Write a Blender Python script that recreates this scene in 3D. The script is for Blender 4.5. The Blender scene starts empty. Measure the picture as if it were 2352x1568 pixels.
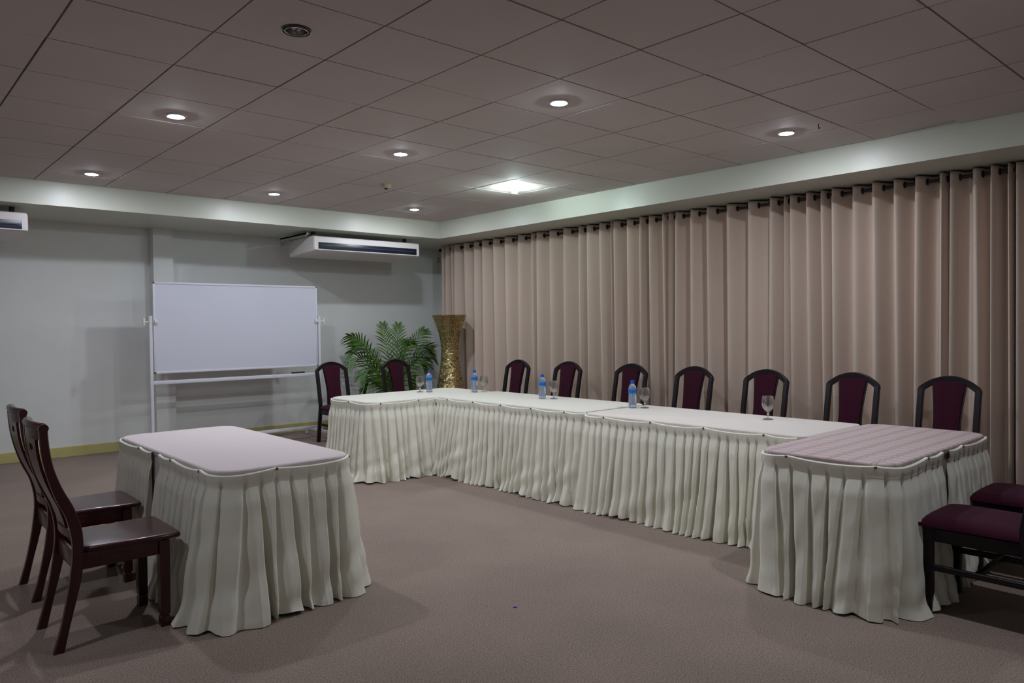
import bpy, bmesh, math, random
from math import sin, cos, pi, sqrt, radians, exp
from mathutils import Vector, Matrix
random.seed(7)
C = bpy.context.scene.collection
sc = bpy.context.scene

# ------------------------------------------------------------------ camera
H = 1.42
YAW, PIT, ROL = 0.730573, -0.0205142, -0.0119911
fw = Vector((sin(YAW)*cos(PIT), cos(YAW)*cos(PIT), sin(PIT)))
rt = Vector((cos(YAW), -sin(YAW), 0)); up = rt.cross(fw)
r2 = rt*cos(ROL) + up*sin(ROL); u2 = -rt*sin(ROL) + up*cos(ROL)
cam = bpy.data.cameras.new('camera'); cam.sensor_width = 36; cam.lens = 26.162
cam.clip_start = 0.05; cam.clip_end = 60
co = bpy.data.objects.new('camera', cam); C.objects.link(co)
M = Matrix((r2, u2, -fw)).transposed().to_4x4(); M.translation = Vector((0, 0, H))
co.matrix_world = M; sc.camera = co

# ------------------------------------------------------------------ world, exposure
w = bpy.data.worlds.new('world'); sc.world = w; w.use_nodes = True
w.node_tree.nodes['Background'].inputs[0].default_value = (0.5, 0.5, 0.55, 1)
w.node_tree.nodes['Background'].inputs[1].default_value = 0.0
sc.view_settings.view_transform = 'Standard'; sc.view_settings.look = 'None'
sc.view_settings.gamma = 1; sc.view_settings.use_curve_mapping = False
sc.view_settings.exposure = 0.0
LAMP = 980.0          # downlight radiance
CFL = 760.0           # bare compact bulb radiance
CE = 2.877            # ceiling height
SO = 2.646            # soffit height
BY, BX = 8.376, 6.174 # bulkhead faces
WY, WX = 9.65, 7.12   # back wall, curtain-side wall
LX, RY = -3.4, -2.6   # unseen left and rear walls

# ------------------------------------------------------------------ materials
def srgb(r, g, b):
    f = lambda c: (c/255/12.92 if c/255 <= .04045 else ((c/255+.055)/1.055)**2.4)
    return (f(r), f(g), f(b), 1)
def mat(name, col, rough=.6, metal=0, noise=None, bump=None, spec=.5, coat=0, sheen=0, trans=0):
    """noise=(scale, amount[, stretch xyz]); bump=(scale, strength, distance[, stretch])"""
    m = bpy.data.materials.new(name); m.use_nodes = True
    nt = m.node_tree; b = nt.nodes['Principled BSDF']
    b.inputs['Base Color'].default_value = col
    b.inputs['Roughness'].default_value = rough; b.inputs['Metallic'].default_value = metal
    b.inputs['Specular IOR Level'].default_value = spec
    b.inputs['Coat Weight'].default_value = coat; b.inputs['Coat Roughness'].default_value = .12
    b.inputs['Sheen Weight'].default_value = sheen
    b.inputs['Transmission Weight'].default_value = trans
    tc = nt.nodes.new('ShaderNodeTexCoord')
    def tex(scale, stretch, detail=4):
        mp = nt.nodes.new('ShaderNodeMapping'); mp.inputs['Scale'].default_value = stretch
        nt.links.new(tc.outputs['Object'], mp.inputs['Vector'])
        n = nt.nodes.new('ShaderNodeTexNoise'); n.inputs['Scale'].default_value = scale
        n.inputs['Detail'].default_value = detail
        nt.links.new(mp.outputs['Vector'], n.inputs['Vector']); return n
    if noise:
        n = tex(noise[0], noise[2] if len(noise) > 2 else (1, 1, 1))
        r = nt.nodes.new('ShaderNodeValToRGB')
        a = noise[1]
        r.color_ramp.elements[0].position = .3; r.color_ramp.elements[1].position = .7
        r.color_ramp.elements[0].color = tuple(c*(1-a) for c in col[:3])+(1,)
        r.color_ramp.elements[1].color = tuple(min(1, c*(1+a)) for c in col[:3])+(1,)
        nt.links.new(n.outputs['Fac'], r.inputs['Fac']); nt.links.new(r.outputs['Color'], b.inputs['Base Color'])
    if bump:
        n = tex(bump[0], bump[3] if len(bump) > 3 else (1, 1, 1), 3)
        bp = nt.nodes.new('ShaderNodeBump'); bp.inputs['Strength'].default_value = bump[1]
        bp.inputs['Distance'].default_value = bump[2]
        nt.links.new(n.outputs['Fac'], bp.inputs['Height']); nt.links.new(bp.outputs['Normal'], b.inputs['Normal'])
    return m
def glow(name, col, strength):
    m = bpy.data.materials.new(name); m.use_nodes = True; nt = m.node_tree
    nt.nodes.remove(nt.nodes['Principled BSDF'])
    e = nt.nodes.new('ShaderNodeEmission'); e.inputs[0].default_value = col; e.inputs[1].default_value = strength
    nt.links.new(e.outputs[0], nt.nodes['Material Output'].inputs[0]); return m

M_wall = mat('wall_paint', (.79, .80, .78, 1), .55, noise=(3, .02), bump=(60, .08, .002), spec=.35)
M_bulk = mat('bulkhead_paint', (.60, .615, .53, 1), .38, bump=(50, .05, .002), spec=.5)
M_ceil = mat('ceiling_tile', (.62, .56, .535, 1), .8, noise=(1.2, .04), bump=(160, .15, .002), spec=.2)
M_grid = mat('ceiling_gap', (.10, .08, .075, 1), .9)
M_base = mat('baseboard_paint', (.55, .49, .20, 1), .45, noise=(6, .05))
M_skirt = mat('cream_satin_cloth', (.82, .80, .69, 1), .5, noise=(2.5, .02), bump=(7, .55, .02, (1, 1, .5)), spec=.35, sheen=.1)
M_pink = mat('pink_cloth', (.66, .575, .575, 1), .75, bump=(300, .1, .001), spec=.2, sheen=.1)
M_cream = mat('cream_cloth', (.74, .715, .63, 1), .75, bump=(300, .1, .001), spec=.2, sheen=.1)
M_cream2 = mat('rose_cream_cloth', (.71, .655, .60, 1), .75, bump=(300, .1, .001), spec=.2, sheen=.1)
M_curt = mat('taupe_curtain', (.62, .50, .42, 1), .7, noise=(4, .03, (1, 1, .15)), bump=(250, .08, .001), spec=.2, sheen=.2)
M_black = mat('dark_bronze_metal', (.022, .017, .022, 1), .4, metal=.4)
M_cwood = mat('black_brown_lacquer', (.010, .006, .008, 1), .38, noise=(20, .2, (1, 1, .1)), spec=.3)
M_fabric = mat('burgundy_fabric', (.040, .0055, .016, 1), .85, noise=(90, .15), bump=(400, .15, .001), spec=.1, sheen=.06)
M_mahog = mat('mahogany_lacquer', (.044, .0058, .0072, 1), .3, noise=(14, .25, (1, 1, .15)), coat=.25, spec=.35)
M_white = mat('white_enamel', (.70, .70, .76, 1), .35)
M_board = mat('whiteboard_enamel', (.66, .665, .76, 1), .3, noise=(2, .012))
M_knob = mat('cream_plastic', (.72, .70, .64, 1), .4)
M_rubber = mat('black_rubber', (.02, .02, .02, 1), .6)
M_ac = mat('air_conditioner_plastic', (.74, .69, .68, 1), .4)
M_acb = mat('air_conditioner_underside', (.50, .48, .42, 1), .5)
M_slot = mat('navy_grille', (.008, .012, .03, 1), .35)
M_louv = mat('blue_grey_louvre', (.06, .07, .12, 1), .35)
M_chrome = mat('chrome', (.6, .6, .6, 1), .18, metal=1)
M_steel = mat('galvanised_steel', (.55, .56, .55, 1), .4, metal=.7)
M_brass = mat('dull_brass_pin', (.22, .17, .09, 1), .35, metal=.8)
M_trim = mat('downlight_trim_paint', (.55, .53, .56, 1), .4)
M_dtrim = mat('downlight_dark_trim', (.055, .045, .04, 1), .5)
M_refl = mat('downlight_reflector', (.45, .46, .46, 1), .25, metal=1)
M_lamp = glow('downlight_glow', (.82, .87, .96, 1), LAMP)
M_lamp2 = glow('aged_downlight_glow', (.82, .87, .96, 1), LAMP*1.05)  # emission of an added unseen lamp, a little stronger than the others
M_lamp3 = glow('dim_downlight_glow', (.82, .87, .98, 1), LAMP*.75)
M_cfl = glow('compact_bulb_glow', (.80, 1.0, .98, 1), CFL)
M_leaf = mat('palm_leaf', (.060, .150, .012, 1), .42, noise=(5, .6), spec=.5)
M_stem = mat('palm_stem', (.07, .12, .03, 1), .5, noise=(8, .2))
M_pot = mat('terracotta_pot', (.20, .10, .06, 1), .7, noise=(8, .2))
M_soil = mat('potting_soil', (.03, .02, .015, 1), .95, bump=(60, .6, .01))
M_cap = mat('blue_cap', (.012, .07, .50, 1), .35)
M_beige = mat('beige_plastic', (.42, .36, .24, 1), .5)
M_tape = mat('yellowed_plastic', (.55, .47, .22, 1), .5)
M_scrap = mat('blue_scrap', (.03, .05, .45, 1), .6)
M_hung = mat('table_underframe', (.16, .13, .11, 1), .5)
M_win = mat('window_glass', (.02, .02, .025, 1), .1)

def carpet():
    m = mat('carpet', (.25, .19, .165, 1), .95, spec=.1, sheen=.1); nt = m.node_tree; b = nt.nodes['Principled BSDF']
    tc = nt.nodes.new('ShaderNodeTexCoord')
    n1 = nt.nodes.new('ShaderNodeTexNoise'); n1.inputs['Scale'].default_value = 150; n1.inputs['Detail'].default_value = 3; n1.inputs['Roughness'].default_value = .75
    n2 = nt.nodes.new('ShaderNodeTexNoise'); n2.inputs['Scale'].default_value = 1.6; n2.inputs['Detail'].default_value = 4
    for n in (n1, n2): nt.links.new(tc.outputs['Object'], n.inputs['Vector'])
    r = nt.nodes.new('ShaderNodeValToRGB'); e = r.color_ramp.elements
    e[0].position = .34; e[0].color = (.135, .099, .080, 1); e[1].position = .66; e[1].color = (.42, .325, .272, 1)
    nt.links.new(n1.outputs['Fac'], r.inputs['Fac'])
    mx = nt.nodes.new('ShaderNodeMix'); mx.data_type = 'RGBA'; mx.blend_type = 'MULTIPLY'; mx.inputs[0].default_value = 1
    r2_ = nt.nodes.new('ShaderNodeValToRGB'); e = r2_.color_ramp.elements
    e[0].position = .3; e[0].color = (.88, .88, .88, 1); e[1].position = .7; e[1].color = (1.06, 1.05, 1.04, 1)
    nt.links.new(n2.outputs['Fac'], r2_.inputs['Fac'])
    nt.links.new(r.outputs['Color'], mx.inputs[6]); nt.links.new(r2_.outputs['Color'], mx.inputs[7])
    nt.links.new(mx.outputs[2], b.inputs['Base Color'])
    bp = nt.nodes.new('ShaderNodeBump'); bp.inputs['Strength'].default_value = .6; bp.inputs['Distance'].default_value = .006
    nt.links.new(n1.outputs['Fac'], bp.inputs['Height']); nt.links.new(bp.outputs['Normal'], b.inputs['Normal'])
    return m
M_carpet = carpet()

def plaid():
    m = mat('pink_check_cloth', (.5, .41, .40, 1), .8, spec=.15); nt = m.node_tree; b = nt.nodes['Principled BSDF']
    tc = nt.nodes.new('ShaderNodeTexCoord'); sp = nt.nodes.new('ShaderNodeSeparateXYZ')
    nt.links.new(tc.outputs['Object'], sp.inputs[0])
    def mth(op, a, bv=None, cv=None):
        n = nt.nodes.new('ShaderNodeMath'); n.operation = op
        for i, v in enumerate((a, bv, cv)):
            if v is None: continue
            if isinstance(v, (int, float)): n.inputs[i].default_value = v
            else: nt.links.new(v, n.inputs[i])
        return n.outputs[0]
    def lines(axis, P, wd):
        f = mth('FRACT', mth('MULTIPLY', sp.outputs[axis], 1/P))
        a = mth('LESS_THAN', mth('ABSOLUTE', mth('SUBTRACT', f, .45)), wd)
        c = mth('LESS_THAN', mth('ABSOLUTE', mth('SUBTRACT', f, .62)), wd)
        return mth('ADD', a, c)
    t = mth('MINIMUM', mth('ADD', mth('MULTIPLY', lines(0, .078, .05), .8), lines(1, .108, .045)), 1.0)
    mx = nt.nodes.new('ShaderNodeMix'); mx.data_type = 'RGBA'
    mx.inputs[6].default_value = (.55, .44, .43, 1); mx.inputs[7].default_value = (.39, .30, .295, 1)
    nt.links.new(t, mx.inputs[0]); nt.links.new(mx.outputs[2], b.inputs['Base Color'])
    return m
M_plaid = plaid()

def gold():
    m = mat('gold_mosaic', (.5, .36, .12, 1), .3, metal=.9); nt = m.node_tree; b = nt.nodes['Principled BSDF']
    at = nt.nodes.new('ShaderNodeTexNoise'); at.inputs['Scale'].default_value = 45
    tc = nt.nodes.new('ShaderNodeTexCoord'); nt.links.new(tc.outputs['Object'], at.inputs['Vector'])
    r = nt.nodes.new('ShaderNodeValToRGB'); e = r.color_ramp.elements
    e[0].position = .3; e[0].color = (.42, .32, .12, 1); e[1].position = .7; e[1].color = (.78, .64, .33, 1)
    nt.links.new(at.outputs['Fac'], r.inputs['Fac']); nt.links.new(r.outputs['Color'], b.inputs['Base Color'])
    return m
M_gold = gold()
M_grout = mat('dark_grout', (.05, .035, .012, 1), .8)

def glass(name, col, ior=1.45, rough=0.0):
    m = bpy.data.materials.new(name); m.use_nodes = True; nt = m.node_tree
    b = nt.nodes['Principled BSDF']
    b.inputs['Base Color'].default_value = col; b.inputs['Transmission Weight'].default_value = 1
    b.inputs['Roughness'].default_value = rough; b.inputs['IOR'].default_value = ior
    return m
M_glass = glass('clear_glass', (1, 1, 1, 1), 1.5)
nt_ = M_glass.node_tree; mx_ = nt_.nodes.new('ShaderNodeMixShader'); tr_ = nt_.nodes.new('ShaderNodeBsdfTransparent'); mx_.inputs[0].default_value = .45
nt_.links.new(nt_.nodes['Principled BSDF'].outputs[0], mx_.inputs[1]); nt_.links.new(tr_.outputs[0], mx_.inputs[2]); nt_.links.new(mx_.outputs[0], nt_.nodes['Material Output'].inputs[0])
M_pet = glass('blue_clear_plastic', (.62, .70, .88, 1), 1.33); M_pet.node_tree.nodes['Principled BSDF'].inputs['Transmission Weight'].default_value = .72
def blabel():
    m = mat('blue_wrap_label', (.01, .16, .55, 1), .35); nt = m.node_tree; b = nt.nodes['Principled BSDF']
    tc = nt.nodes.new('ShaderNodeTexCoord'); sp = nt.nodes.new('ShaderNodeSeparateXYZ'); nt.links.new(tc.outputs['Object'], sp.inputs[0])
    r = nt.nodes.new('ShaderNodeValToRGB'); r.color_ramp.interpolation = 'LINEAR'
    mp = nt.nodes.new('ShaderNodeMapRange'); mp.inputs[1].default_value = .118; mp.inputs[2].default_value = .158
    nt.links.new(sp.outputs[2], mp.inputs[0]); nt.links.new(mp.outputs[0], r.inputs[0])
    e = r.color_ramp.elements; e[0].color = (.015, .30, .72, 1); e[1].color = (.05, .30, .75, 1); e[1].position = 1
    k = e.new(.35); k.color = (.006, .11, .46, 1); k = e.new(.75); k.color = (.01, .14, .55, 1)
    nt.links.new(r.outputs[0], b.inputs['Base Color']); return m
M_label = blabel()

# ------------------------------------------------------------------ mesh helpers
def obj(name, bm, m, parent=None, smooth=True, loc=None, sharp=35, keep=False):
    me = bpy.data.meshes.new(name)
    if not keep: bmesh.ops.recalc_face_normals(bm, faces=bm.faces)
    bm.to_mesh(me); bm.free()
    for mm in (m if isinstance(m, (list, tuple)) else [m]): me.materials.append(mm)
    if smooth:
        me.polygons.foreach_set('use_smooth', [True]*len(me.polygons))
        me.set_sharp_from_angle(angle=radians(sharp))
    o = bpy.data.objects.new(name, me); C.objects.link(o)
    if parent: o.parent = parent
    if loc: o.location = loc
    return o
def thing(name, label, cat, loc=(0, 0, 0), rz=0, group=None):
    o = bpy.data.objects.new(name, None); C.objects.link(o); o.empty_display_size = .1
    o.location = loc; o.rotation_euler = (0, 0, rz); return tag(o, label, cat, group)
def tag(o, label, cat, group=None):
    o['label'] = label; o['category'] = cat
    if group: o['group'] = group
    return o
def struct(name, bm, m, smooth=False):
    o = obj(name, bm, m, None, smooth); o['kind'] = 'structure'; return o
def dup(root, loc, rz, label):
    r = root.copy(); C.objects.link(r); r.location = loc; r.rotation_euler = (0, 0, rz); r['label'] = label
    for ch in list(root.children):
        c = ch.copy(); C.objects.link(c); c.parent = r
        for g in ch.children:
            d = g.copy(); C.objects.link(d); d.parent = c
    return r
def B(): return bmesh.new()
def merge(bm, t, mtx=None, mi=0):
    if mtx is not None: bmesh.ops.transform(t, matrix=mtx, verts=t.verts)
    vm = {}
    for v in t.verts: vm[v] = bm.verts.new(v.co)
    for f in t.faces:
        try: nf = bm.faces.new([vm[v] for v in f.verts]); nf.material_index = mi
        except ValueError: pass
    t.free(); return bm
def box(bm, c, s, bev=0, seg=2, rot=None, mi=0):
    t = bmesh.new(); bmesh.ops.create_cube(t, size=1)
    bmesh.ops.scale(t, vec=s, verts=t.verts)
    if bev: bmesh.ops.bevel(t, geom=t.edges[:], offset=bev, segments=seg, profile=.5, affect='EDGES')
    mtx = Matrix.Translation(c)
    if rot is not None: mtx = mtx @ rot.to_4x4()
    return merge(bm, t, mtx, mi)
def b6(bm, x0, x1, y0, y1, z0, z1, bev=0, seg=2, mi=0):
    return box(bm, ((x0+x1)/2, (y0+y1)/2, (z0+z1)/2), (x1-x0, y1-y0, z1-z0), bev, seg, None, mi)
def lathe(bm, prof, n=32, c=(0, 0, 0), mi=0, closed=False):
    rings = []
    for r, z in prof:
        if r < 1e-6: rings.append([bm.verts.new((c[0], c[1], c[2]+z))])
        else: rings.append([bm.verts.new((c[0]+r*cos(2*pi*i/n), c[1]+r*sin(2*pi*i/n), c[2]+z)) for i in range(n)])
    prs = list(zip(rings, rings[1:]))
    if closed: prs.append((rings[-1], rings[0]))
    for a, b in prs:
        if len(a) == 1 and len(b) == 1: continue
        for i in range(n):
            j = (i+1) % n
            if len(a) == 1: f = bm.faces.new((a[0], b[j], b[i]))
            elif len(b) == 1: f = bm.faces.new((a[i], a[j], b[0]))
            else: f = bm.faces.new((a[i], a[j], b[j], b[i]))
            f.material_index = mi
    return bm
def sweep(bm, pts, sec, side=None, caps=True):
    """sweep a section (list of (a,b)) along pts; a along 'side', b along tangent x side; sec may be a function of index"""
    pts = [Vector(p) for p in pts]; rings = []
    s0 = Vector(side) if side else None
    for i, p in enumerate(pts):
        t = (pts[min(i+1, len(pts)-1)]-pts[max(i-1, 0)]).normalized()
        if s0 is None:
            s0 = t.orthogonal().normalized()
        s = (s0 - t*s0.dot(t)).normalized(); n = t.cross(s)
        if side is None: s0 = s
        ss = sec(i/(len(pts)-1)) if callable(sec) else sec
        rings.append([bm.verts.new(p+s*a+n*b) for a, b in ss])
    k = len(rings[0])
    for a, b in zip(rings, rings[1:]):
        for i in range(k):
            bm.faces.new((a[i], a[(i+1) % k], b[(i+1) % k], b[i]))
    if caps: bm.faces.new(rings[0][::-1]); bm.faces.new(rings[-1])
    return bm
def circ(r, n=8): return [(r*cos(2*pi*i/n), r*sin(2*pi*i/n)) for i in range(n)]
def rrect(a, b, c=.004):
    """rectangle section a x b with chamfered corners"""
    a, b = a/2, b/2
    return [(-a+c, -b), (a-c, -b), (a, -b+c), (a, b-c), (a-c, b), (-a+c, b), (-a, b-c), (-a, -b+c)]
def catmull(P, n=6):
    P = [Vector(p) for p in P]; out = []
    for i in range(len(P)-1):
        p0 = P[max(i-1, 0)]; p1 = P[i]; p2 = P[i+1]; p3 = P[min(i+2, len(P)-1)]
        for k in range(n):
            t = k/n
            out.append(.5*((2*p1)+(p2-p0)*t+(2*p0-5*p1+4*p2-p3)*t*t+(3*p1-p0-3*p2+p3)*t**3))
    out.append(P[-1]); return out
class Wob:
    """smooth 1-D noise"""
    def __init__(s, seed, f=1.0):
        r = random.Random(seed); s.t = [(f*r.uniform(.5, 2.2), r.uniform(0, 6.28), r.uniform(.4, 1)) for _ in range(6)]
        s.n = sum(a for _, _, a in s.t)*.55
    def __call__(s, x): return sum(a*sin(f*x+p) for f, p, a in s.t)/s.n

# ------------------------------------------------------------------ the room
bm = B(); b6(bm, LX, WX, RY, WY, -.1, 0); struct('floor', bm, M_carpet)
bm = B(); b6(bm, LX-.15, WX+.15, WY, WY+.15, -.1, 3.1); struct('wall_back', bm, M_wall)
bm = B(); b6(bm, WX, WX+.15, RY, WY, -.1, 3.1); struct('wall_right', bm, M_wall)
bm = B(); b6(bm, LX-.15, LX, RY, WY, -.1, 3.1); struct('wall_left', bm, M_wall)
bm = B(); b6(bm, LX-.15, WX+.15, RY-.15, RY, -.1, 3.1); struct('wall_rear', bm, M_wall)
bm = B(); b6(bm, 2.767, 2.992, 9.5, WY+.01, 0, SO+.01); struct('trim_1', bm, M_wall)            # pilaster
bm = B(); b6(bm, LX, WX, BY, WY, SO, 3.0); struct('trim_2', bm, M_bulk)                          # bulkhead over back wall
bm = B(); b6(bm, BX, WX, RY, BY, SO, 3.0); struct('trim_3', bm, M_bulk)                          # bulkhead over curtains
bm = B(); b6(bm, LX, 2.767, WY-.018, WY, 0, .115, .004); b6(bm, 2.992, WX, WY-.018, WY, 0, .115, .004)
b6(bm, 2.757, 3.002, 9.485, 9.5, 0, .115, .004)
struct('baseboard_back', bm, M_base)

# ceiling: tiles on a 0.6 m grid, each a shallow panel, dark gaps between
GX, GY, T = .777, 3.698, .6
LAMPS = [(1.706, 5.295), (1.728, 7.72), (3.469, 7.672), (3.496, 5.271), (3.499, 3.418), (5.399, 2.851), (5.26, 7.643)]
DEAD = (1.674, 3.417)
UNSEEN = [(3.50, 1.00), (-.10, 3.42)]    # unseen lamps, added to light skirt fronts; first sited by a ceiling glow
HOLES = LAMPS+UNSEEN+[DEAD]
HR = .060
def tile(bm, x0, x1, y0, y1, hole):
    g = .0052; x0 += g; x1 -= g; y0 += g; y1 -= g
    z = CE+random.uniform(-.001, .0015); tx = random.uniform(-.0018, .0018); ty = random.uniform(-.0018, .0018)
    cx, cy = (x0+x1)/2, (y0+y1)/2
    Z = lambda x, y: z+tx*(x-cx)+ty*(y-cy)
    c = [(x0, y0), (x1, y0), (x1, y1), (x0, y1)]
    vb = [bm.verts.new((x, y, Z(x, y))) for x, y in c]; vt = [bm.verts.new((x, y, CE+.016)) for x, y in c]
    for i in range(4):
        j = (i+1) % 4; bm.faces.new((vb[i], vb[j], vt[j], vt[i]))
    if x1 > BX-.1 and y0 < 2.0 < y1:
        for v in (vb[1], vt[1]): v.co.z += .03      # one corner has sprung up beside the bulkhead
    if hole is None: bm.faces.new(vb[::-1]); return
    hx, hy = hole; n = 32; ring = []
    # corner-aware fan between the square and the circle
    ring = [bm.verts.new((hx+HR*cos(2*pi*i/n), hy+HR*sin(2*pi*i/n), Z(hx, hy))) for i in range(n)]
    upr = [bm.verts.new((v.co.x, v.co.y, CE+.06)) for v in ring]
    def side(i):
        a = 2*pi*(i+.5)/n; dx, dy = cos(a), sin(a)
        tx_ = ((x1-hx)/dx if dx > 0 else (x0-hx)/dx) if abs(dx) > 1e-9 else 9
        ty_ = ((y1-hy)/dy if dy > 0 else (y0-hy)/dy) if abs(dy) > 1e-9 else 9
        if tx_ < ty_: return 1 if dx > 0 else 3
        return 2 if dy > 0 else 0
    E = {0: (0, 1), 1: (1, 2), 2: (2, 3), 3: (3, 0)}
    sd = [side(i) for i in range(n)]
    for i in range(n):
        j = (i+1) % n
        a, b = E[sd[i]]
        bm.faces.new((ring[i], ring[j], upr[j], upr[i]))
    # walk corners: each ring edge connects to one pivot corner
    piv = []
    for i in range(n):
        a, b = E[sd[i]]
        idx = [k for k in range(n) if sd[k] == sd[i]]
        # order of edges along this side (ccw)
        st = next(k for k in idx if sd[(k-1) % n] != sd[i]); pos = (i-st) % n
        piv.append(a if pos < len(idx)/2 else b)
    for i in range(n):
        j = (i+1) % n
        bm.faces.new((ring[i], ring[j], vb[piv[i]]))
        if piv[i] != piv[j]: bm.faces.new((ring[j], vb[piv[j]], vb[piv[i]]))
bm = B()
a0 = math.floor((LX-GX)/T); a1 = math.ceil((BX-GX)/T); q0 = math.floor((RY-GY)/T); q1 = math.ceil((BY-GY)/T)
for a in range(a0, a1):
    for q in range(q0, q1):
        x0, x1 = max(LX, GX+a*T), min(BX, GX+(a+1)*T); y0, y1 = max(RY, GY+q*T), min(BY, GY+(q+1)*T)
        if x1-x0 < .02 or y1-y0 < .02: continue
        hole = None
        for h in HOLES:
            if x0 < h[0] < x1 and y0 < h[1] < y1: hole = h
        tile(bm, x0, x1, y0, y1, hole)
nf = len(bm.faces)
b6(bm, LX, BX+.2, RY, BY+.2, CE+.2, CE+.3, mi=1)
for a in range(a0, a1+1):
    x = GX+a*T
    if LX < x < BX: b6(bm, x-.012, x+.012, RY, BY, CE+.0175, CE+.03, mi=1)
for q in range(q0, q1+1):
    y = GY+q*T
    if RY < y < BY: b6(bm, LX, BX, y-.012, y+.012, CE+.0175, CE+.03, mi=1)
struct('ceiling', bm, [M_ceil, M_grid])

# ------------------------------------------------------------------ ceiling lamps
def downlight(x, y, lit, label, lens=None):
    t = thing('recessed_downlight', label, 'ceiling light', (x, y, CE), 0, 'recessed downlights in the ceiling' if lit else None)
    bm = B()
    if lit:
        lathe(bm, [(.0475, -.002), (.050, -.009), (.055, -.0115), (.062, -.009), (.069, .000), (.062, .004), (.048, .004)], 40, closed=True)
        obj('trim_ring', bm, M_trim, t)
        bm = B(); lathe(bm, [(.058, .055), (.053, .03), (.047, .001), (.049, .002), (.056, .03), (.0595, .055)], 40, closed=True); obj('reflector', bm, M_refl, t)
        bm = B(); lathe(bm, [(.0465, .003), (.0445, -.003), (.038, -.0105), (.027, -.0155), (.013, -.0178), (0, -.0183)], 32); obj('lamp_lens', bm, lens or M_lamp, t)
    else:
        lathe(bm, [(.057, .004), (.060, -.004), (.066, -.010), (.0705, -.006), (.071, 0), (.066, .004)], 48, closed=True); obj('trim_ring', bm, M_dtrim, t)
        bm = B(); lathe(bm, [(.051, -.006), (.054, -.011), (.0575, -.009), (.0575, -.002), (.052, -.002)], 48, closed=True); obj('chrome_ring', bm, M_chrome, t)
        bm = B(); lathe(bm, [(.053, -.002), (.050, .02), (.040, .045), (.02, .058), (0, .06)], 40); obj('reflector', bm, M_refl, t)
        bm = B()
        for k in (-1, 1): sweep(bm, [(k*.013, -.02, .045), (k*.013, -.02, .012), (k*.013, -.008, .004), (k*.013, .008, .004), (k*.013, .02, .012), (k*.013, .02, .045)], circ(.006))
        obj('bulb', bm, M_knob, t)
    return t
LL = ['lit recessed downlight nearest above the left air conditioner side, second column row from bulkhead',
      'lit downlight nearest the left end of the back bulkhead, above left wall panel',
      'lit downlight near the back bulkhead, above the whiteboard',
      'lit downlight in the middle of the ceiling, near the beige ceiling sensor',
      'lit downlight in the ceiling above the open carpet, brightest in upper centre',
      'lit downlight close to the curtain bulkhead on the right side of the ceiling',
      'lit downlight nearest the corner where the two bulkheads meet']
LL[0] = 'lit downlight at upper left, larger of the two on the left side of the ceiling'
for (x, y), l in zip(LAMPS, LL): downlight(x, y, True, l, M_lamp3 if y > 7 and x < 5 else None)
UL = ['lit downlight above the photographer, just past the top right of the photo',
      'lit downlight past the left edge of the photo, beside the wooden chairs']
for (x, y), l in zip(UNSEEN, UL): downlight(x, y, True, l, M_lamp2 if x > 0 else M_lamp3)
downlight(DEAD[0], DEAD[1], False, 'unlit recessed downlight with dark rim and chrome ring at top of ceiling')
t = thing('ceiling_bulb', 'bare greenish white bulb glowing below the ceiling near the curtain bulkhead', 'ceiling light', (5.26, 5.80, CE))
bm = B(); lathe(bm, [(0, .01), (.055, .01), (.06, -.004), (.052, -.012), (.022, -.016), (.022, -.024), (0, -.024)], 32); obj('base_plate', bm, M_trim, t)
bm = B()
for k in range(3):
    an = k*2*pi/3; c_, s_ = cos(an)*.02, sin(an)*.02
    tx, ty = -sin(an)*.014, cos(an)*.014
    sweep(bm, [(c_+tx, s_+ty, -.022), (c_+tx, s_+ty, -.05), (c_+tx*.6, s_+ty*.6, -.058), (c_-tx*.6, s_-ty*.6, -.058), (c_-tx, s_-ty, -.05), (c_-tx, s_-ty, -.022)], circ(.0075))
obj('tube', bm, M_cfl, t)
# ceiling sensor box
t = thing('ceiling_sensor', 'small beige sensor box on the ceiling above the whiteboard corner', 'sensor', (4.13, 6.5, CE))
bm = B(); b6(bm, -.042, .042, -.035, .035, -.042, .012, .006); obj('housing', bm, M_beige, t)
bm = B(); lathe(bm, [(.02, -.04), (.017, -.049), (.008, -.053), (0, -.054)], 20); obj('sensor_eye', bm, M_rubber, t)
# little hook hanging from the ceiling beside the right downlight
bm = B(); sweep(bm, [(0, 0, .012), (0, 0, -.02), (.006, 0, -.032), (.016, 0, -.03), (.02, 0, -.02)], circ(.0035)); o = obj('ceiling_hook', bm, M_black)
o.location = (5.36, 2.58, CE); tag(o, 'tiny dark hook in the ceiling beside the rightmost lit downlight', 'hook')

# ------------------------------------------------------------------ tables
def rr_pts(x0, x1, y0, y1, r, step=.003):
    """closed counter-clockwise rounded rectangle, list of (x, y, nx, ny)"""
    out = []
    def seg(ax, ay, bx, by, nx, ny):
        L = math.hypot(bx-ax, by-ay); n = max(1, int(L/step))
        for i in range(n): out.append((ax+(bx-ax)*i/n, ay+(by-ay)*i/n, nx, ny))
    def arc(cx, cy, a):
        n = max(6, int(r*pi/2/step))
        for i in range(n):
            q = a+pi/2*i/n; out.append((cx+r*cos(q), cy+r*sin(q), cos(q), sin(q)))
    seg(x0+r, y0, x1-r, y0, 0, -1); arc(x1-r, y0+r, -pi/2)
    seg(x1, y0+r, x1, y1-r, 1, 0); arc(x1-r, y1-r, 0)
    seg(x1-r, y1, x0+r, y1, 0, 1); arc(x0+r, y1-r, pi/2)
    seg(x0, y1-r, x0, y0+r, -1, 0); arc(x0+r, y0+r, pi)
    return out
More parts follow.
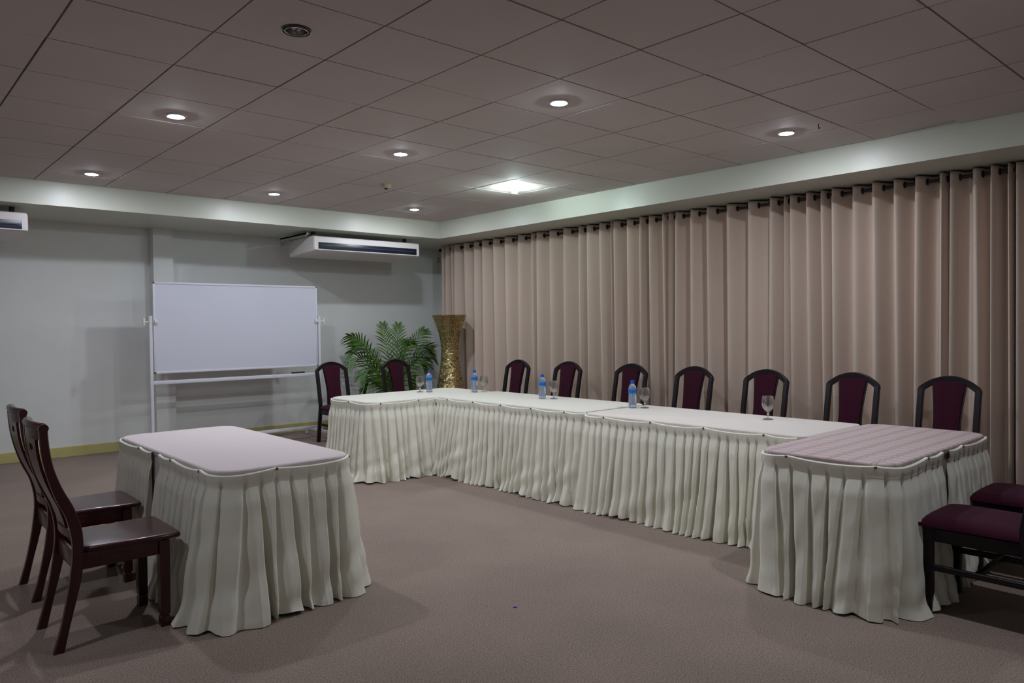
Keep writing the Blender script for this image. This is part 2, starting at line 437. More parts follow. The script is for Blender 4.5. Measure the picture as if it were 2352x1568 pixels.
def sub(path, s, e):
    d = lambda p, q: (p[0]-q[0])**2+(p[1]-q[1])**2
    i = min(range(len(path)), key=lambda k: d(path[k], s)); j = min(range(len(path)), key=lambda k: d(path[k], e))
    return path[i:j+1] if i <= j else path[i:]+path[:j+1]
def tabletop_bm(x0, x1, y0, y1, r, z):
    bm = B(); P = rr_pts(x0, x1, y0, y1, r, .03)
    prof = [(-.012, z), (-.005, z-.002), (0, z-.008), (0, z-.03), (-.01, z-.034)]
    rings = [[bm.verts.new((x+nx*o, y+ny*o, zz)) for x, y, nx, ny in P] for o, zz in prof]
    n = len(P)
    for a, b in zip(rings, rings[1:]):
        for i in range(n): bm.faces.new((a[i], a[(i+1) % n], b[(i+1) % n], b[i]))
    bm.faces.new(rings[0]); bm.faces.new(rings[-1][::-1]); return bm
def skirt(path, z, P, flare, seed, label, group='pleated table skirts', clips=None, cam_bits=None):
    rnd = random.Random(seed); n = len(path)
    S = [0.0]
    for a, b in zip(path, path[1:]): S.append(S[-1]+math.hypot(b[0]-a[0], b[1]-a[1]))
    L = S[-1]
    clips = clips or [L*(k+.5)/max(1, round(L/.42)) for k in range(max(1, round(L/.42)))]
    bnd = [0.0]
    while bnd[-1] < L: bnd.append(bnd[-1]+P*rnd.uniform(.82, 1.2))
    amp = [rnd.choice((.75, .9, 1, 1.2, 1.5)) for _ in bnd]; slant = [rnd.uniform(-.5, .5)*P for _ in bnd]
    lean = [rnd.uniform(.2, 1) for _ in bnd]
    w1, w2, w3, w4 = Wob(seed+1, 4), Wob(seed+2, 9), Wob(seed+3, 5), Wob(seed+4, 22)
    zb = z-.010
    def sag(s):
        e = [0]+sorted(clips)+[L]
        for a, b in zip(e, e[1:]):
            if a <= s <= b and b > a:
                u = (s-a)/(b-a); return .013*min(1, (b-a)/.3)*4*u*(1-u)
        return 0
    NT = 40
    bm = B(); rows = [[] for _ in range(NT+4)]
    for k, (x, y, nx, ny) in enumerate(path):
        s = S[k]; tx, ty = -ny, nx
        zt = zb-sag(s)
        hem = .004+.022*max(0, w2(s))+.008*max(0, w4(s))
        for r, (dz, o) in enumerate(((.0, .003), (.0, .014), (.004, .018), (.038, .018))):
            rows[r].append(bm.verts.new((x+nx*o, y+ny*o, zt-dz)))
        for j in range(1, NT+1):
            t = j/NT
            # nearest crease
            g = 0; 
            i0 = max(0, min(len(bnd)-1, int(s/P)-2))
            best = 9; bi = 0
            for i in range(i0, len(bnd)):
                if bnd[i] > s+2*P: break
                d = s-(bnd[i]+slant[i]*t)
                if abs(d) < abs(best): best = d; bi = i
            ww = .0065+(.005+.016*lean[bi])*t
            ww *= .45 if best < 0 else 1.55
            g = exp(-(best/ww)**2)
            dep = (.019+.050*t**.9)*amp[bi]
            o = .009+.019*min(1, t*7)+flare*t**1.25*(1+.25*w1(s))-dep*g*min(1, .45+flare/.12)
            o += .010*t*(1-min(1, abs(best)/(P*.5)))*0 + .012*t*t*w2(s*1.3+1.7*t)
            o += .004*sin(pi*t)*w4(s+.35*t)
            if t > .93: o += (t-.93)*.22*(.5+.5*w3(s*2))
            o = max(o, .004)
            sl = .035*t*w3(s)
            zz = zt-.040-(zt-.040-hem)*t
            rows[j+3].append(bm.verts.new((x+nx*o+tx*sl, y+ny*o+ty*sl, zz)))
    for a, b in zip(rows, rows[1:]):
        for i in range(n-1): bm.faces.new((a[i], b[i], b[i+1], a[i+1]))
    t = obj('table_skirt', bm, M_skirt, None, True, sharp=42, keep=True)
    tag(t, label, 'table skirt', group)
    for c in clips:
        k = min(range(n), key=lambda q: abs(S[q]-c)); x, y, nx, ny = path[k]
        bm = B(); an = math.atan2(ny, nx)
        R = Matrix.Rotation(an, 3, 'Z')
        box(bm, (x+nx*.0185, y+ny*.0185, zb-.006), (.006, .013, .014), .002, 1, R)
        obj('clip', bm, M_brass, t)
    return t
def drop(path, z, parent, m):
    """plain cloth hanging straight to the floor behind the skirt"""
    wv = Wob(int(path[0][0]*100), 20); bm = B(); rows = []; p = path[::8]
    for j in range(9):
        t = j/8
        rows.append([bm.verts.new((x-nx*(.006-.005*t*wv(i*.024)), y-ny*(.006-.005*t*wv(i*.024)), z-.02-(z-.05)*t)) for i, (x, y, nx, ny) in enumerate(p)])
    n = len(p)
    for a, b in zip(rows, rows[1:]):
        for i in range(n): bm.faces.new((a[i], b[i], b[(i+1) % n], a[(i+1) % n]))
    obj('cloth_drop', bm, m, parent)
def table(x0, x1, y0, y1, r, z, m, label, hang=False, legs=True):
    cx, cy = (x0+x1)/2, (y0+y1)/2
    t = thing('banquet_table', label, 'table', (cx, cy, 0), 0, 'banquet tables')
    X0, X1, Y0, Y1 = x0-cx, x1-cx, y0-cy, y1-cy
    obj('tabletop', tabletop_bm(X0, X1, Y0, Y1, r, z), m, t)
    for sx in (-1, 1):
        for sy in (-1, 1):
            bm = B(); lx, ly = sx*((X1-X0)/2-.13), sy*((Y1-Y0)/2-.13)
            sweep(bm, [(lx, ly, 0), (lx, ly, z-.03)], circ(.016, 10)); obj('leg', bm, M_hung, t)
    if hang: drop(rr_pts(X0, X1, Y0, Y1, r), z, t, m)
    return t
ZT = .74
# island table at left
table(1.30, 2.04, 3.56, 5.30, .13, ZT, M_pink, 'free-standing banquet table with plain pale pink top in front of the two wooden chairs', True)
pl = rr_pts(1.30, 2.04, 3.56, 5.30, .13)
skirt(sub(pl, (1.30, 4.40), (2.04, 5.10)), ZT, .088, .10, 11, 'cream pleated skirt round the near end of the pale pink table, hem fanned on carpet')
skirt(sub(pl, (2.02, 5.25), (1.30, 4.52)), ZT, .075, .06, 12, 'short cream skirt section at the far end of the pale pink table, behind the gap')
# head table and the two long tables
HZ = .74
table(3.55, 5.06, 5.905, 6.72, .14, HZ, M_cream, 'cream-topped banquet table across the far end, in front of palm and gold vase')
pl = rr_pts(3.55, 5.06, 5.905, 6.72, .14)
skirt(sub(pl, (4.6, 6.72), (4.27, 5.905)), HZ, .074, .085, 21, 'cream pleated skirt on the far end table, facing the whiteboard side')
table(4.275, 5.06, 3.965, 5.895, .04, .746, M_cream, 'cream-topped long table joining the far end table, holding two water bottles')
pl = rr_pts(4.275, 5.06, 3.965, 5.895, .04)
skirt(sub(pl, (4.275, 5.885), (4.31, 3.966)), .746, .070, .085, 31, 'cream pleated skirt on the long table nearest the far end table')
table(4.275, 5.06, 2.135, 3.945, .06, .738, M_cream2, 'beige-topped long table between the cream table and the checked table')
pl = rr_pts(4.275, 5.06, 2.135, 3.945, .06)
skirt(sub(pl, (4.30, 3.944), (4.275, 2.19)), .738, .070, .085, 41, 'cream pleated skirt on the beige long table beside the checked table')
# checked table
table(3.66, 5.13, 1.415, 2.12, .13, ZT, M_plaid, 'banquet table with pink checked top at the near right end of the row', True)
pl = rr_pts(3.66, 5.13, 1.415, 2.12, .13)
skirt(sub(pl, (4.19, 2.12), (4.30, 1.415)), ZT, .085, .075, 51, 'cream pleated skirt round the open end of the pink checked table')
skirt(sub(pl, (4.38, 1.415), (5.10, 2.03)), ZT, .075, .06, 52, 'cream skirt section of the checked table behind the burgundy seats')

# ------------------------------------------------------------------ curtains
RODX, RODZ = 6.775, 2.585
edges = [9.348, 9.236, 9.115, 9.006, 8.782, 8.544, 8.334, 8.091, 7.838, 7.567, 7.323, None, 7.212, 6.956, 6.694, 6.443, 6.309, 6.086, 5.912, None, 5.858, 5.67, 5.456, 5.349, 5.147, 5.057, None, 4.974, 4.773, 4.552, 4.314, 4.071, 3.816, 3.69, None, 3.622, 3.449, 3.311, 3.198, 3.011, 2.821, 2.641, 2.462, 2.265, None, 2.202, 2.02, 1.896, 1.781, None, 1.733, 1.56, 1.38, 1.2, 1.0, .82, .62, .43, .22, .03, -.17, -.36, -.56, -.75, -.95]
panels = [[]]
for e in edges:
    if e is None: panels.append([])
    else: panels[-1].append(e*.967)
CL = ['taupe eyelet curtain panel at the far left end, behind the gold vase',
      'taupe eyelet curtain panel behind the second burgundy chair from the vase',
      'narrow taupe curtain panel behind the third burgundy chair from the vase',
      'taupe eyelet curtain panel behind the fourth and fifth burgundy chairs from the vase',
      'wide taupe eyelet curtain panel behind the sixth and seventh chairs from the vase',
      'taupe curtain panel beside the right picture edge with a dark slit at its side',
      'taupe curtain panel cut off by the right edge of the photo']
def curtain(R, hi, lo, seed, label):
    rnd = random.Random(seed)
    A = [rnd.uniform(.062, .098) for _ in R]
    A2 = [rnd.uniform(-.012, .012) for _ in R]; dr = [rnd.uniform(-.016, .016) for _ in R]
    # knots: ridge -> valley -> ridge
    kn = [(hi, +.02, 0, 0)]
    for i, y in enumerate(R):
        kn.append((y, -A[i], A2[i], dr[i]))
        nx = R[i+1] if i+1 < len(R) else lo
        if i+1 < len(R): kn.append(((y+nx)/2-.18*(y-nx)*.4, A[i]*.95, A2[i], dr[i]*.6))
    kn.append((lo, .02, 0, 0))
    zs = [RODZ+.045, RODZ+.02, RODZ, RODZ-.03, 2.5, 2.4, 2.2, 2.0, 1.75, 1.5, 1.25, 1.0, .75, .5, .25, .1, .02]
    bm = B(); rows = [[] for _ in zs]
    for a, b in zip(kn, kn[1:]):
        nn = max(4, int(abs(a[0]-b[0])/.007))
        for k in range(nn+(1 if b is kn[-1] else 0)):
            u = k/nn; c = .5-.5*cos(pi*u)
            for j, z in enumerate(zs):
                q = (RODZ-z)/2.6; q = max(0, q)
                f0, f1 = a[1]+a[2]*q*2.5, b[1]+b[2]*q*2.5
                y = a[0]*(1-u)+b[0]*u+(a[3]*(1-u)+b[3]*u)*q*1.5
                x = RODX+(f0*(1-c)+f1*c)*(1 if q > 0 else .93)
                rows[j].append(bm.verts.new((x, y, z)))
    for a, b in zip(rows, rows[1:]):
        for i in range(len(a)-1): bm.faces.new((a[i], b[i], b[i+1], a[i+1]))
    t = obj('curtain', bm, M_curt, None, True, sharp=80, keep=True); tag(t, label, 'curtain', 'eyelet curtains along the window wall')
    md = t.modifiers.new('cloth', 'SOLIDIFY'); md.thickness = .003; md.offset = 0
    cr = []
    for a, b in zip(kn, kn[1:]):
        if a[1]*b[1] < 0 and abs(a[0]-b[0]) > .02:
            u = math.acos(1-2*(-a[1]/(b[1]-a[1])))/pi; cr.append(a[0]+(b[0]-a[0])*u)
    for y in cr:
        bm = B(); n = 20
        pr = [(.019+.007*cos(2*pi*i/8), .006*sin(2*pi*i/8)) for i in range(8)]
        lathe(bm, [(.022+.008*cos(2*pi*i/8), .007*sin(2*pi*i/8)) for i in range(8)], n, closed=True)
        bmesh.ops.rotate(bm, matrix=Matrix.Rotation(pi/2, 3, 'X'), verts=bm.verts)
        bmesh.ops.translate(bm, vec=(RODX, y, RODZ), verts=bm.verts)
        obj('eyelet_ring', bm, M_black, t)
for i, R in enumerate(panels):
    hi = R[0]+.045 if i == 0 else (panels[i-1][-1]+R[0])/2-.006
    lo = R[-1]-.09 if i == len(panels)-1 else (R[-1]+panels[i+1][0])/2+.006
    curtain(R, hi, lo, 60+i, CL[i])
t = thing('curtain_rod', 'long dark curtain rod threaded through the eyelets under the right bulkhead', 'curtain rod', (RODX, 0, RODZ))
bm = B(); sweep(bm, [(0, -1.15, 0), (0, 9.15, 0)], circ(.0135, 12)); obj('pole', bm, M_black, t)
bm = B(); lathe(bm, [(0, 0), (.022, .004), (.028, .02), (.022, .036), (0, .042)], 16)
bmesh.ops.rotate(bm, matrix=Matrix.Rotation(-pi/2, 3, 'X'), verts=bm.verts); bmesh.ops.translate(bm, vec=(0, 9.15, 0), verts=bm.verts)
obj('finial', bm, M_black, t)
for y in (-.9, 1.32, 3.53, 6.2, 8.95):
    bm = B(); b6(bm, -.01, .345, y-.008, y+.008, -.010, .010); b6(bm, .335, .345, y-.025, y+.025, -.05, .05); obj('bracket', bm, M_black, t)

# ------------------------------------------------------------------ burgundy chairs (front faces local +Y)
def make_burgundy(label):
    t = thing('dining_chair', label, 'chair', (0, 0, 0), 0, 'burgundy upholstered chairs')
    bm = B()
    # cushion: rounded pad, crowned on top
    nx, ny = 14, 14; W0, D0, D1 = .235, -.205, .245
    def pad(zf):
        vs = {}
        for i in range(nx+1):
            for j in range(ny+1):
                u, v = i/nx*2-1, j/ny*2-1
                k = (1-u**6)*(1-v**6)
                x = u*W0*(1-.06*(1-v)/2)*(1-.02*abs(v)**8); y = D0+(D1-D0)*(v+1)/2-.012*(abs(u)**4)*(v > 0)*v
                vs[i, j] = bm.verts.new((x, y, zf(u, v, k)))
        return vs
    a = pad(lambda u, v, k: .440+.030*max(k, 0)**.4+.012*(1-u*u)*(1-v*v)); b = pad(lambda u, v, k: .425-.008*max(k, 0)**.4)
    for i in range(nx):
        for j in range(ny):
            bm.faces.new((a[i, j], a[i+1, j], a[i+1, j+1], a[i, j+1])); bm.faces.new((b[i, j], b[i, j+1], b[i+1, j+1], b[i+1, j]))
    rim = [(i, 0) for i in range(nx)]+[(nx, j) for j in range(ny)]+[(i, ny) for i in range(nx, 0, -1)]+[(0, j) for j in range(ny, 0, -1)]
    for p, q in zip(rim, rim[1:]+rim[:1]): bm.faces.new((a[p], b[p], b[q], a[q]))
    obj('seat_cushion', bm, M_fabric, t, sharp=60)
    bm = B()
    b6(bm, -.20, .20, .180, .206, .355, .418, .004); b6(bm, -.19, .19, -.215, -.19, .355, .418, .004)
    b6(bm, -.214, -.190, -.20, .19, .355, .418, .004); b6(bm, .190, .214, -.20, .19, .355, .418, .004)
    obj('seat_frame', bm, M_cwood, t)
    yb = lambda z: -.275+(.068)*min(1, z/.44) if z < .44 else -.207-.105*((z-.44)/.56)**1.25
    for s in (-1, 1):
        bm = B(); sweep(bm, [(s*.197, .190, 0), (s*.197, .190, .42)], rrect(.042, .042), (1, 0, 0)); obj('leg', bm, M_cwood, t)
        bm = B(); pts = [(s*.200, yb(z), z) for z in (0, .15, .3, .44, .55, .65, .75, .83, .89)]
        sweep(bm, catmull(pts, 3), rrect(.042, .036), (1, 0, 0)); obj('leg', bm, M_cwood, t)
        bm = B(); sweep(bm, [(s*.197, .18, .225), (s*.199, -.245, .225)], rrect(.020, .030), (1, 0, 0)); obj('stretcher', bm, M_cwood, t)
    bm = B(); b6(bm, -.195, .195, -.03, -.005, .215, .240, .004); obj('stretcher', bm, M_cwood, t)
    bm = B(); arch = []
    for x, z in ((-.200, .868), (-.196, .892), (-.155, .925), (-.105, .953), (-.05, .970), (0, .976), (.05, .970), (.105, .953), (.155, .925), (.196, .892), (.200, .868)):
        arch.append((x, yb(z)+.0-.006*(1-(x/.2)**2), z))
    sweep(bm, catmull(arch, 3), rrect(.036, .044), (0, 1, 0)); obj('top_rail', bm, M_cwood, t)
    # back splat: wider at top and waisted, dark edge with burgundy pads
    hw = lambda z: .094+.034*max(0, (z-.62)/.36)**1.5+.012*max(0, (.62-z)/.2)
    zs = [.45+.53*i/14 for i in range(15)]
    zt = lambda z, u: z if z < .93 else z-.028*u*u*(z-.93)/.05
    def slab(grow, y0, y1, ztop):
        bm = B(); fr, bk = [], []
        for z in zs:
            z2 = min(z, ztop)
            f, b_ = [], []
            for i in range(9):
                u = i/4-1; w_ = (hw(z)+grow)*u; bul = (1-u**4)
                f.append(bm.verts.new((w_, yb(z2)+y0+.012*bul*(y0 > .012)-.010*(1-u*u), zt(z2, u)))); b_.append(bm.verts.new((w_, yb(z2)+y1-.012*bul*(y1 < -.012)-.010*(1-u*u), zt(z2, u))))
            fr.append(f); bk.append(b_)
        for A, flip in ((fr, 0), (bk, 1)):
            for p, q in zip(A, A[1:]):
                for i in range(8): bm.faces.new((p[i], p[i+1], q[i+1], q[i]))
        for p, q, pb, qb in zip(fr, fr[1:], bk, bk[1:]):
            bm.faces.new((p[0], q[0], qb[0], pb[0])); bm.faces.new((p[8], q[8], qb[8], pb[8]))
        for A, Bk in ((fr[0], bk[0]), (fr[-1], bk[-1])):
            for i in range(8): bm.faces.new((A[i], A[i+1], Bk[i+1], Bk[i]))
        return bm
    obj('splat_frame', slab(0, .010, -.010, .975), M_cwood, t, sharp=60)
    obj('back_pad', slab(-.011, .016, -.016, .955), M_fabric, t, sharp=60)
    return t
K = 'burgundy chair with dark arched back '
spots = [((6.344, 6.949), pi/2, K+'nearest the gold vase, in the row along the curtains'),
         ((6.366, 6.096), pi/2, K+'second from the gold vase in the curtain row'),
         ((6.393, 5.171), pi/2, K+'third from the gold vase, behind a water bottle'),
         ((6.349, 4.333), pi/2, K+'fourth from the gold vase, middle of the curtain row'),
         ((6.297, 3.522), pi/2, K+'fifth in the curtain row, right behind the lone glass'),
         ((6.325, 2.745), pi/2, K+'sixth from the gold vase in the curtain row'),
         ((6.339, 2.015), pi/2, K+'at the right end of the curtain row'),
         ((4.585, 8.58), pi, K+'right beside the whiteboard, seat showing'),
         ((5.49, 8.50), pi, K+'in front of the potted palm'),
         ((4.112, 1.150), 0, 'burgundy chair seat at lower right, nearer of two, back cut off by photo edge'),
         ((4.855, 1.150), 0, 'burgundy chair seat at lower right, farther of two, partly behind the nearer seat')]
first = None
for (x, y), rz, lab in spots:
    f = Vector((-sin(rz), cos(rz), 0))          # facing
    c = Vector((x, y, 0))
    if rz != 0: c = c+f*.31                      # given point is the top of the back
    if first is None:
        first = make_burgundy(lab); first.location = c; first.rotation_euler = (0, 0, rz)
    else: dup(first, c, rz, lab)

# ------------------------------------------------------------------ wooden chairs (front faces local +X)
Rp = [(0.649, 1.000), (0.653, 0.924), (0.667, 0.828), (0.699, 0.729), (0.739, 0.644), (0.766, 0.559), (0.776, 0.485), (0.771, 0.349), (0.751, 0.25), (0.721, 0.13), (0.692, 0.0)]
Lp = [(0.617, 1.003), (0.618, 0.951), (0.626, 0.865), (0.646, 0.769), (0.677, 0.67), (0.708, 0.601), (0.728, 0.518), (0.733, 0.438), (0.727, 0.367), (0.712, 0.259), (0.683, 0.117), (0.650, 0.0)]
def interp(P, z):
    for (x0, z0), (x1, z1) in zip(P, P[1:]):
        if z1 <= z <= z0: return x0+(x1-x0)*(z-z0)/(z1-z0) if z1 != z0 else x0
    return P[0][0] if z > P[0][1] else P[-1][0]
def make_wooden(label):
    t = thing('wooden_chair', label, 'chair', (0, 0, 0), 0, 'dark wooden chairs')
    X = lambda x: x-.95
    Rs = [tuple(v) for v in catmull([(x, 0, z) for x, z in Rp], 4)]; Ls = [tuple(v) for v in catmull([(x, 0, z) for x, z in Lp], 4)]
    Rq = [(v[0], v[2]) for v in Rs]; Lq = [(v[0], v[2]) for v in Ls]
    zz = [1.0*i/40 for i in range(41)]
    for s in (-1, 1):
        bm = B(); rings = []
        for z in zz:
            xl, xr = interp(Lq, z), interp(Rq, z); c = .004
            y0, y1 = s*.188-.016, s*.188+.016
            rings.append([bm.verts.new((X(a), b_, z)) for a, b_ in ((xl+c, y0), (xr-c, y0), (xr, y0+c), (xr, y1-c), (xr-c, y1), (xl+c, y1), (xl, y1-c), (xl, y0+c))])
        for a, b_ in zip(rings, rings[1:]):
            for i in range(8): bm.faces.new((a[i], a[(i+1) % 8], b_[(i+1) % 8], b_[i]))
        bm.faces.new(rings[0][::-1]); bm.faces.new(rings[-1])
        # rounded head
        lathe_c = (X((interp(Lq, 1)+interp(Rq, 1))/2), s*.188, 1.0)
        h = B(); bmesh.ops.create_cone(h, cap_ends=True, segments=20, radius1=.0195, radius2=.0195, depth=.034)
        bmesh.ops.rotate(h, matrix=Matrix.Rotation(pi/2, 3, 'X'), verts=h.verts); merge(bm, h, Matrix.Translation((lathe_c[0], lathe_c[1], .999)))
        obj('leg', bm, M_mahog, t)
        bm = B(); rings = []
        for z, k, o in ((0, .021, 0), (.045, .021, 0), (.05, .017, 0), (.055, .017, 0), (.062, .0215, 0), (.25, .0225, 0), (.415, .023, 0)):
            rings.append([bm.verts.new((.168+a*k, s*.182+b_*k, z)) for a, b_ in ((-1, -1), (1, -1), (1, 1), (-1, 1))])
        for a, b_ in zip(rings, rings[1:]):
            for i in range(4): bm.faces.new((a[i], a[(i+1) % 4], b_[(i+1) % 4], b_[i]))
        bm.faces.new(rings[0][::-1]); bm.faces.new(rings[-1]); obj('leg', bm, M_mahog, t, sharp=30)
    # seat plank, wider in front, rounded edge
    bm = B(); out = []
    fr = [(X(.768), -.172), (X(.80), -.196), (.225, -.222), (.240, -.212), (.246, -.19), (.248, 0), (.246, .19), (.240, .212), (.225, .222), (X(.80), .196), (X(.768), .172)]
    pr = [(-.020, .421), (-.004, .423), (0, .431), (-.003, .440), (-.010, .445), (-.024, .447)]
    rings = []
    for o, z in pr:
        rr = []
        for x, y in fr:
            L_ = math.hypot(x, y); rr.append(bm.verts.new((x+x/L_*o, y+y/L_*o, z)))
        rings.append(rr)
    n = len(fr)
    for a, b_ in zip(rings, rings[1:]):
        for i in range(n): bm.faces.new((a[i], a[(i+1) % n], b_[(i+1) % n], b_[i]))
    bm.faces.new(rings[0][::-1]); bm.faces.new(rings[-1]); obj('seat', bm, M_mahog, t, sharp=40)
    bm = B()
    for s in (-1, 1): b6(bm, X(.765), .160, s*.186-.011, s*.186+.011, .350, .424, .003)
    b6(bm, .172, .190, -.165, .165, .350, .424, .003); b6(bm, X(.742), X(.764), -.175, .175, .345, .424, .003)
    obj('seat_frame', bm, M_mahog, t)
    # crest rail, curved back slightly, with rounded top
    def curved(z0, z1, th, w=.175, n=12, dx=0, bow=.018):
        bm = B(); rings = []
        for i in range(n+1):
            y = -w+2*w*i/n; b_ = -bow*(1-(y/w)**2)
            f = lambda z: (interp(Lq, z)+interp(Rq, z))/2
            q = [(X(f(z0))+dx+b_+th/2, z0), (X(f((z0+z1)/2))+dx+b_+th/2, (z0+z1)/2), (X(f(z1))+dx+b_+th/2, z1), (X(f(z1))+dx+b_-th/2, z1), (X(f((z0+z1)/2))+dx+b_-th/2, (z0+z1)/2), (X(f(z0))+dx+b_-th/2, z0)]
            rings.append([bm.verts.new((x, y, z)) for x, z in q])
        for a, b2 in zip(rings, rings[1:]):
            for i in range(6): bm.faces.new((a[i], a[(i+1) % 6], b2[(i+1) % 6], b2[i]))
        bm.faces.new(rings[0][::-1]); bm.faces.new(rings[-1]); return bm
    bm = curved(.945, 1.003, .024)
    obj('crest_rail', bm, M_mahog, t, sharp=50)
    bm = B(); ring = [(-.175+.35*i/12) for i in range(13)]
    sweep(bm, [(X(.633)-.018*(1-(y/.175)**2), y, 1.003) for y in ring], circ(.0185, 12)); obj('crest_roll', bm, M_mahog, t)
    obj('lower_rail', curved(.485, .525, .020), M_mahog, t, sharp=50)
    # splat with a hand hole under the crest: two side pieces, a bridge and a panel
    def splat():
        bm = B(); cols = [-.085, -.055, -.028, 0, .028, .055, .085]; rws = [.515, .56, .62, .68, .74, .80, .855, .885, .915, .95]
        f = lambda z: (interp(Lq, z)+interp(Rq, z))/2
        V = {}
        for i, y in enumerate(cols):
            for j, z in enumerate(rws):
                wsc = 1.0+.35*max(0, (z-.6)/.35)
                for k in (0, 1): V[i, j, k] = bm.verts.new((X(f(z))-.016+(.006 if k else -.006), y*wsc, z))
        hole = {(2, 7), (3, 7), (2, 8), (3, 8)}
        ok = {(i, j) for i in range(6) for j in range(9)}-{(2, 7), (3, 7)}
        for i, j in ok:
            for k in (0, 1): bm.faces.new((V[i, j, k], V[i+1, j, k], V[i+1, j+1, k], V[i, j+1, k]))
            for (di, dj), (p, q) in (((-1, 0), ((i, j), (i, j+1))), ((1, 0), ((i+1, j), (i+1, j+1))), ((0, -1), ((i, j), (i+1, j))), ((0, 1), ((i, j+1), (i+1, j+1)))):
                if (i+di, j+dj) not in ok: bm.faces.new((V[p[0], p[1], 0], V[q[0], q[1], 0], V[q[0], q[1], 1], V[p[0], p[1], 1]))
        return bm
    obj('back_splat', splat(), M_mahog, t, sharp=40)
    return t
wc = make_wooden('dark mahogany wooden chair nearest the camera, beside the pale pink table'); wc.location = (.95, 3.965, 0)
dup(wc, (.997, 4.775, 0), 0, 'dark mahogany wooden chair farther back, overlapped by the nearer wooden chair')

# ------------------------------------------------------------------ whiteboard on stand
WBY = 8.93
t = thing('whiteboard', 'white mobile whiteboard on a white wheeled stand against the pale wall', 'whiteboard', (3.585, WBY, 0))
bm = B(); b6(bm, -.985, .985, -.010, .010, .950, 1.950); bd = obj('board', bm, M_board, t)
bm = B()
for (x0, x1, z0, z1) in ((-1.002, 1.002, 1.944, 1.968), (-1.002, 1.002, .930, .954), (-1.002, -.980, .93, 1.968), (.980, 1.002, .93, 1.968)): b6(bm, x0, x1, -.016, .016, z0, z1, .004)
obj('frame', bm, M_white, bd)
for s in (-1, 1):
    bm = B(); sweep(bm, [(s*1.030, 0, .07), (s*1.030, 0, 1.585)], rrect(.034, .034), (1, 0, 0)); obj('post', bm, M_white, t)
    bm = B(); sweep(bm, [(s*1.030, -.40, .085), (s*1.030, .42, .085)], rrect(.034, .034), (1, 0, 0)); obj('foot', bm, M_white, t)
    bm = B(); lathe(bm, [(0, -.028), (.014, -.028), (.018, -.02), (.036, -.014), (.036, .004), (.012, .008), (.012, .02), (0, .02)], 20)
    bmesh.ops.rotate(bm, matrix=Matrix.Rotation(s*pi/2, 3, 'Y'), verts=bm.verts); bmesh.ops.translate(bm, vec=(s*.990, -.006, 1.515), verts=bm.verts); obj('pivot', bm, M_knob, t)
    bm = B(); sweep(bm, [(s*1.03, 0, 1.515), (s*1.10, 0, 1.515)], circ(.009)); box(bm, (s*1.098, 0, 1.515), (.022, .026, .085), .008); obj('knob', bm, M_knob, t)
    for y in (-.37, .39):
        bm = B(); lathe(bm, [(0, -.014), (.026, -.014), (.031, -.008), (.031, .008), (.026, .014), (0, .014)], 20)
        bmesh.ops.rotate(bm, matrix=Matrix.Rotation(pi/2, 3, 'Y'), verts=bm.verts); bmesh.ops.translate(bm, vec=(s*1.03, y, .031), verts=bm.verts)
        b6(bm, s*1.03-.02, s*1.03+.02, y-.016, y+.016, .05, .072, .003); obj('caster', bm, M_knob, t)
bm = B(); b6(bm, -1.015, 1.015, -.022, .022, .808, .850, .005); obj('tray', bm, M_white, t)
bm = B(); b6(bm, -1.015, 1.015, -.017, .017, .125, .162, .004); obj('bottom_rail', bm, M_white, t)
bm = B(); b6(bm, -.085, .085, -.02, .02, 0, .020, .005); o = obj('board_eraser', bm, M_rubber); o.location = (4.315, WBY, .850)
tag(o, 'black felt eraser lying on the tray of the whiteboard', 'eraser')

# ------------------------------------------------------------------ air conditioners under the soffit
def air_con(x0, x1, label):
    cx = (x0+x1)/2; hw = (x1-x0)/2
    t = thing('air_conditioner', label, 'air conditioner', (cx, 8.50, 2.39), 0, 'ceiling air conditioners')
    prof = [(.03, .185), (.005, .175), (0, .155), (0, .012), (.02, .0), (.36, -.018), (.66, -.035), (.70, -.030), (.715, -.01), (.715, .17), (.70, .185)]
    bm = B(); N = 12; cols = []
    for u, k in ((-1, .86), (-.992, .95), (-.985, 1.0), (.985, 1.0), (.992, .95), (1, .86)):
        cols.append([bm.verts.new((u*hw+(.0), .36+(y-.36)*(1-(1-k)*.25), .075+(z-.075)*k)) for y, z in prof])
    n = len(prof)
    for a, b in zip(cols, cols[1:]):
        for i in range(n): bm.faces.new((a[i], a[(i+1) % n], b[(i+1) % n], b[i]))
    bm.faces.new(cols[0]); bm.faces.new(cols[-1][::-1])
    obj('casing', bm, M_ac, t, sharp=25)
    bm = B(); b6(bm, -hw+.06, hw-.012-.04, -.004, .02, .022, .105, .002); g = obj('outlet_grille', bm, M_slot, t)
    bm = B(); rot = Matrix.Rotation(radians(28), 3, 'X')
    box(bm, (-.005, -.008, .064), (2*hw-.14, .016, .006), .002, 1, rot); obj('louvre', bm, M_louv, g)
    for s in (-1, 1):
        bm = B(); b6(bm, s*(hw-.1)-.02, s*(hw-.1)+.02, .2, .24, .17, SO-2.39, .002); obj('hanger', bm, M_rubber, t)
    return t
A1 = air_con(4.345, 5.925, 'cream ceiling air conditioner hung under the bulkhead, right of the whiteboard')
air_con(-.26, 1.345, 'cream air conditioner cut off by the left edge of the photo')
# bracket behind the left end
bm = B(); b6(bm, -.045, -.012, .12, .86, .205, .225); b6(bm, -.045, -.035, .12, .86, .185, .225); b6(bm, -.05, -.01, .83, .86, .12, .205)
for k in range(3): b6(bm, -.04, -.028, .62+.07*k, .65+.07*k, .11, .19)
obj('mounting_bracket', bm, M_steel, A1).location = (-.79, 0, 0)

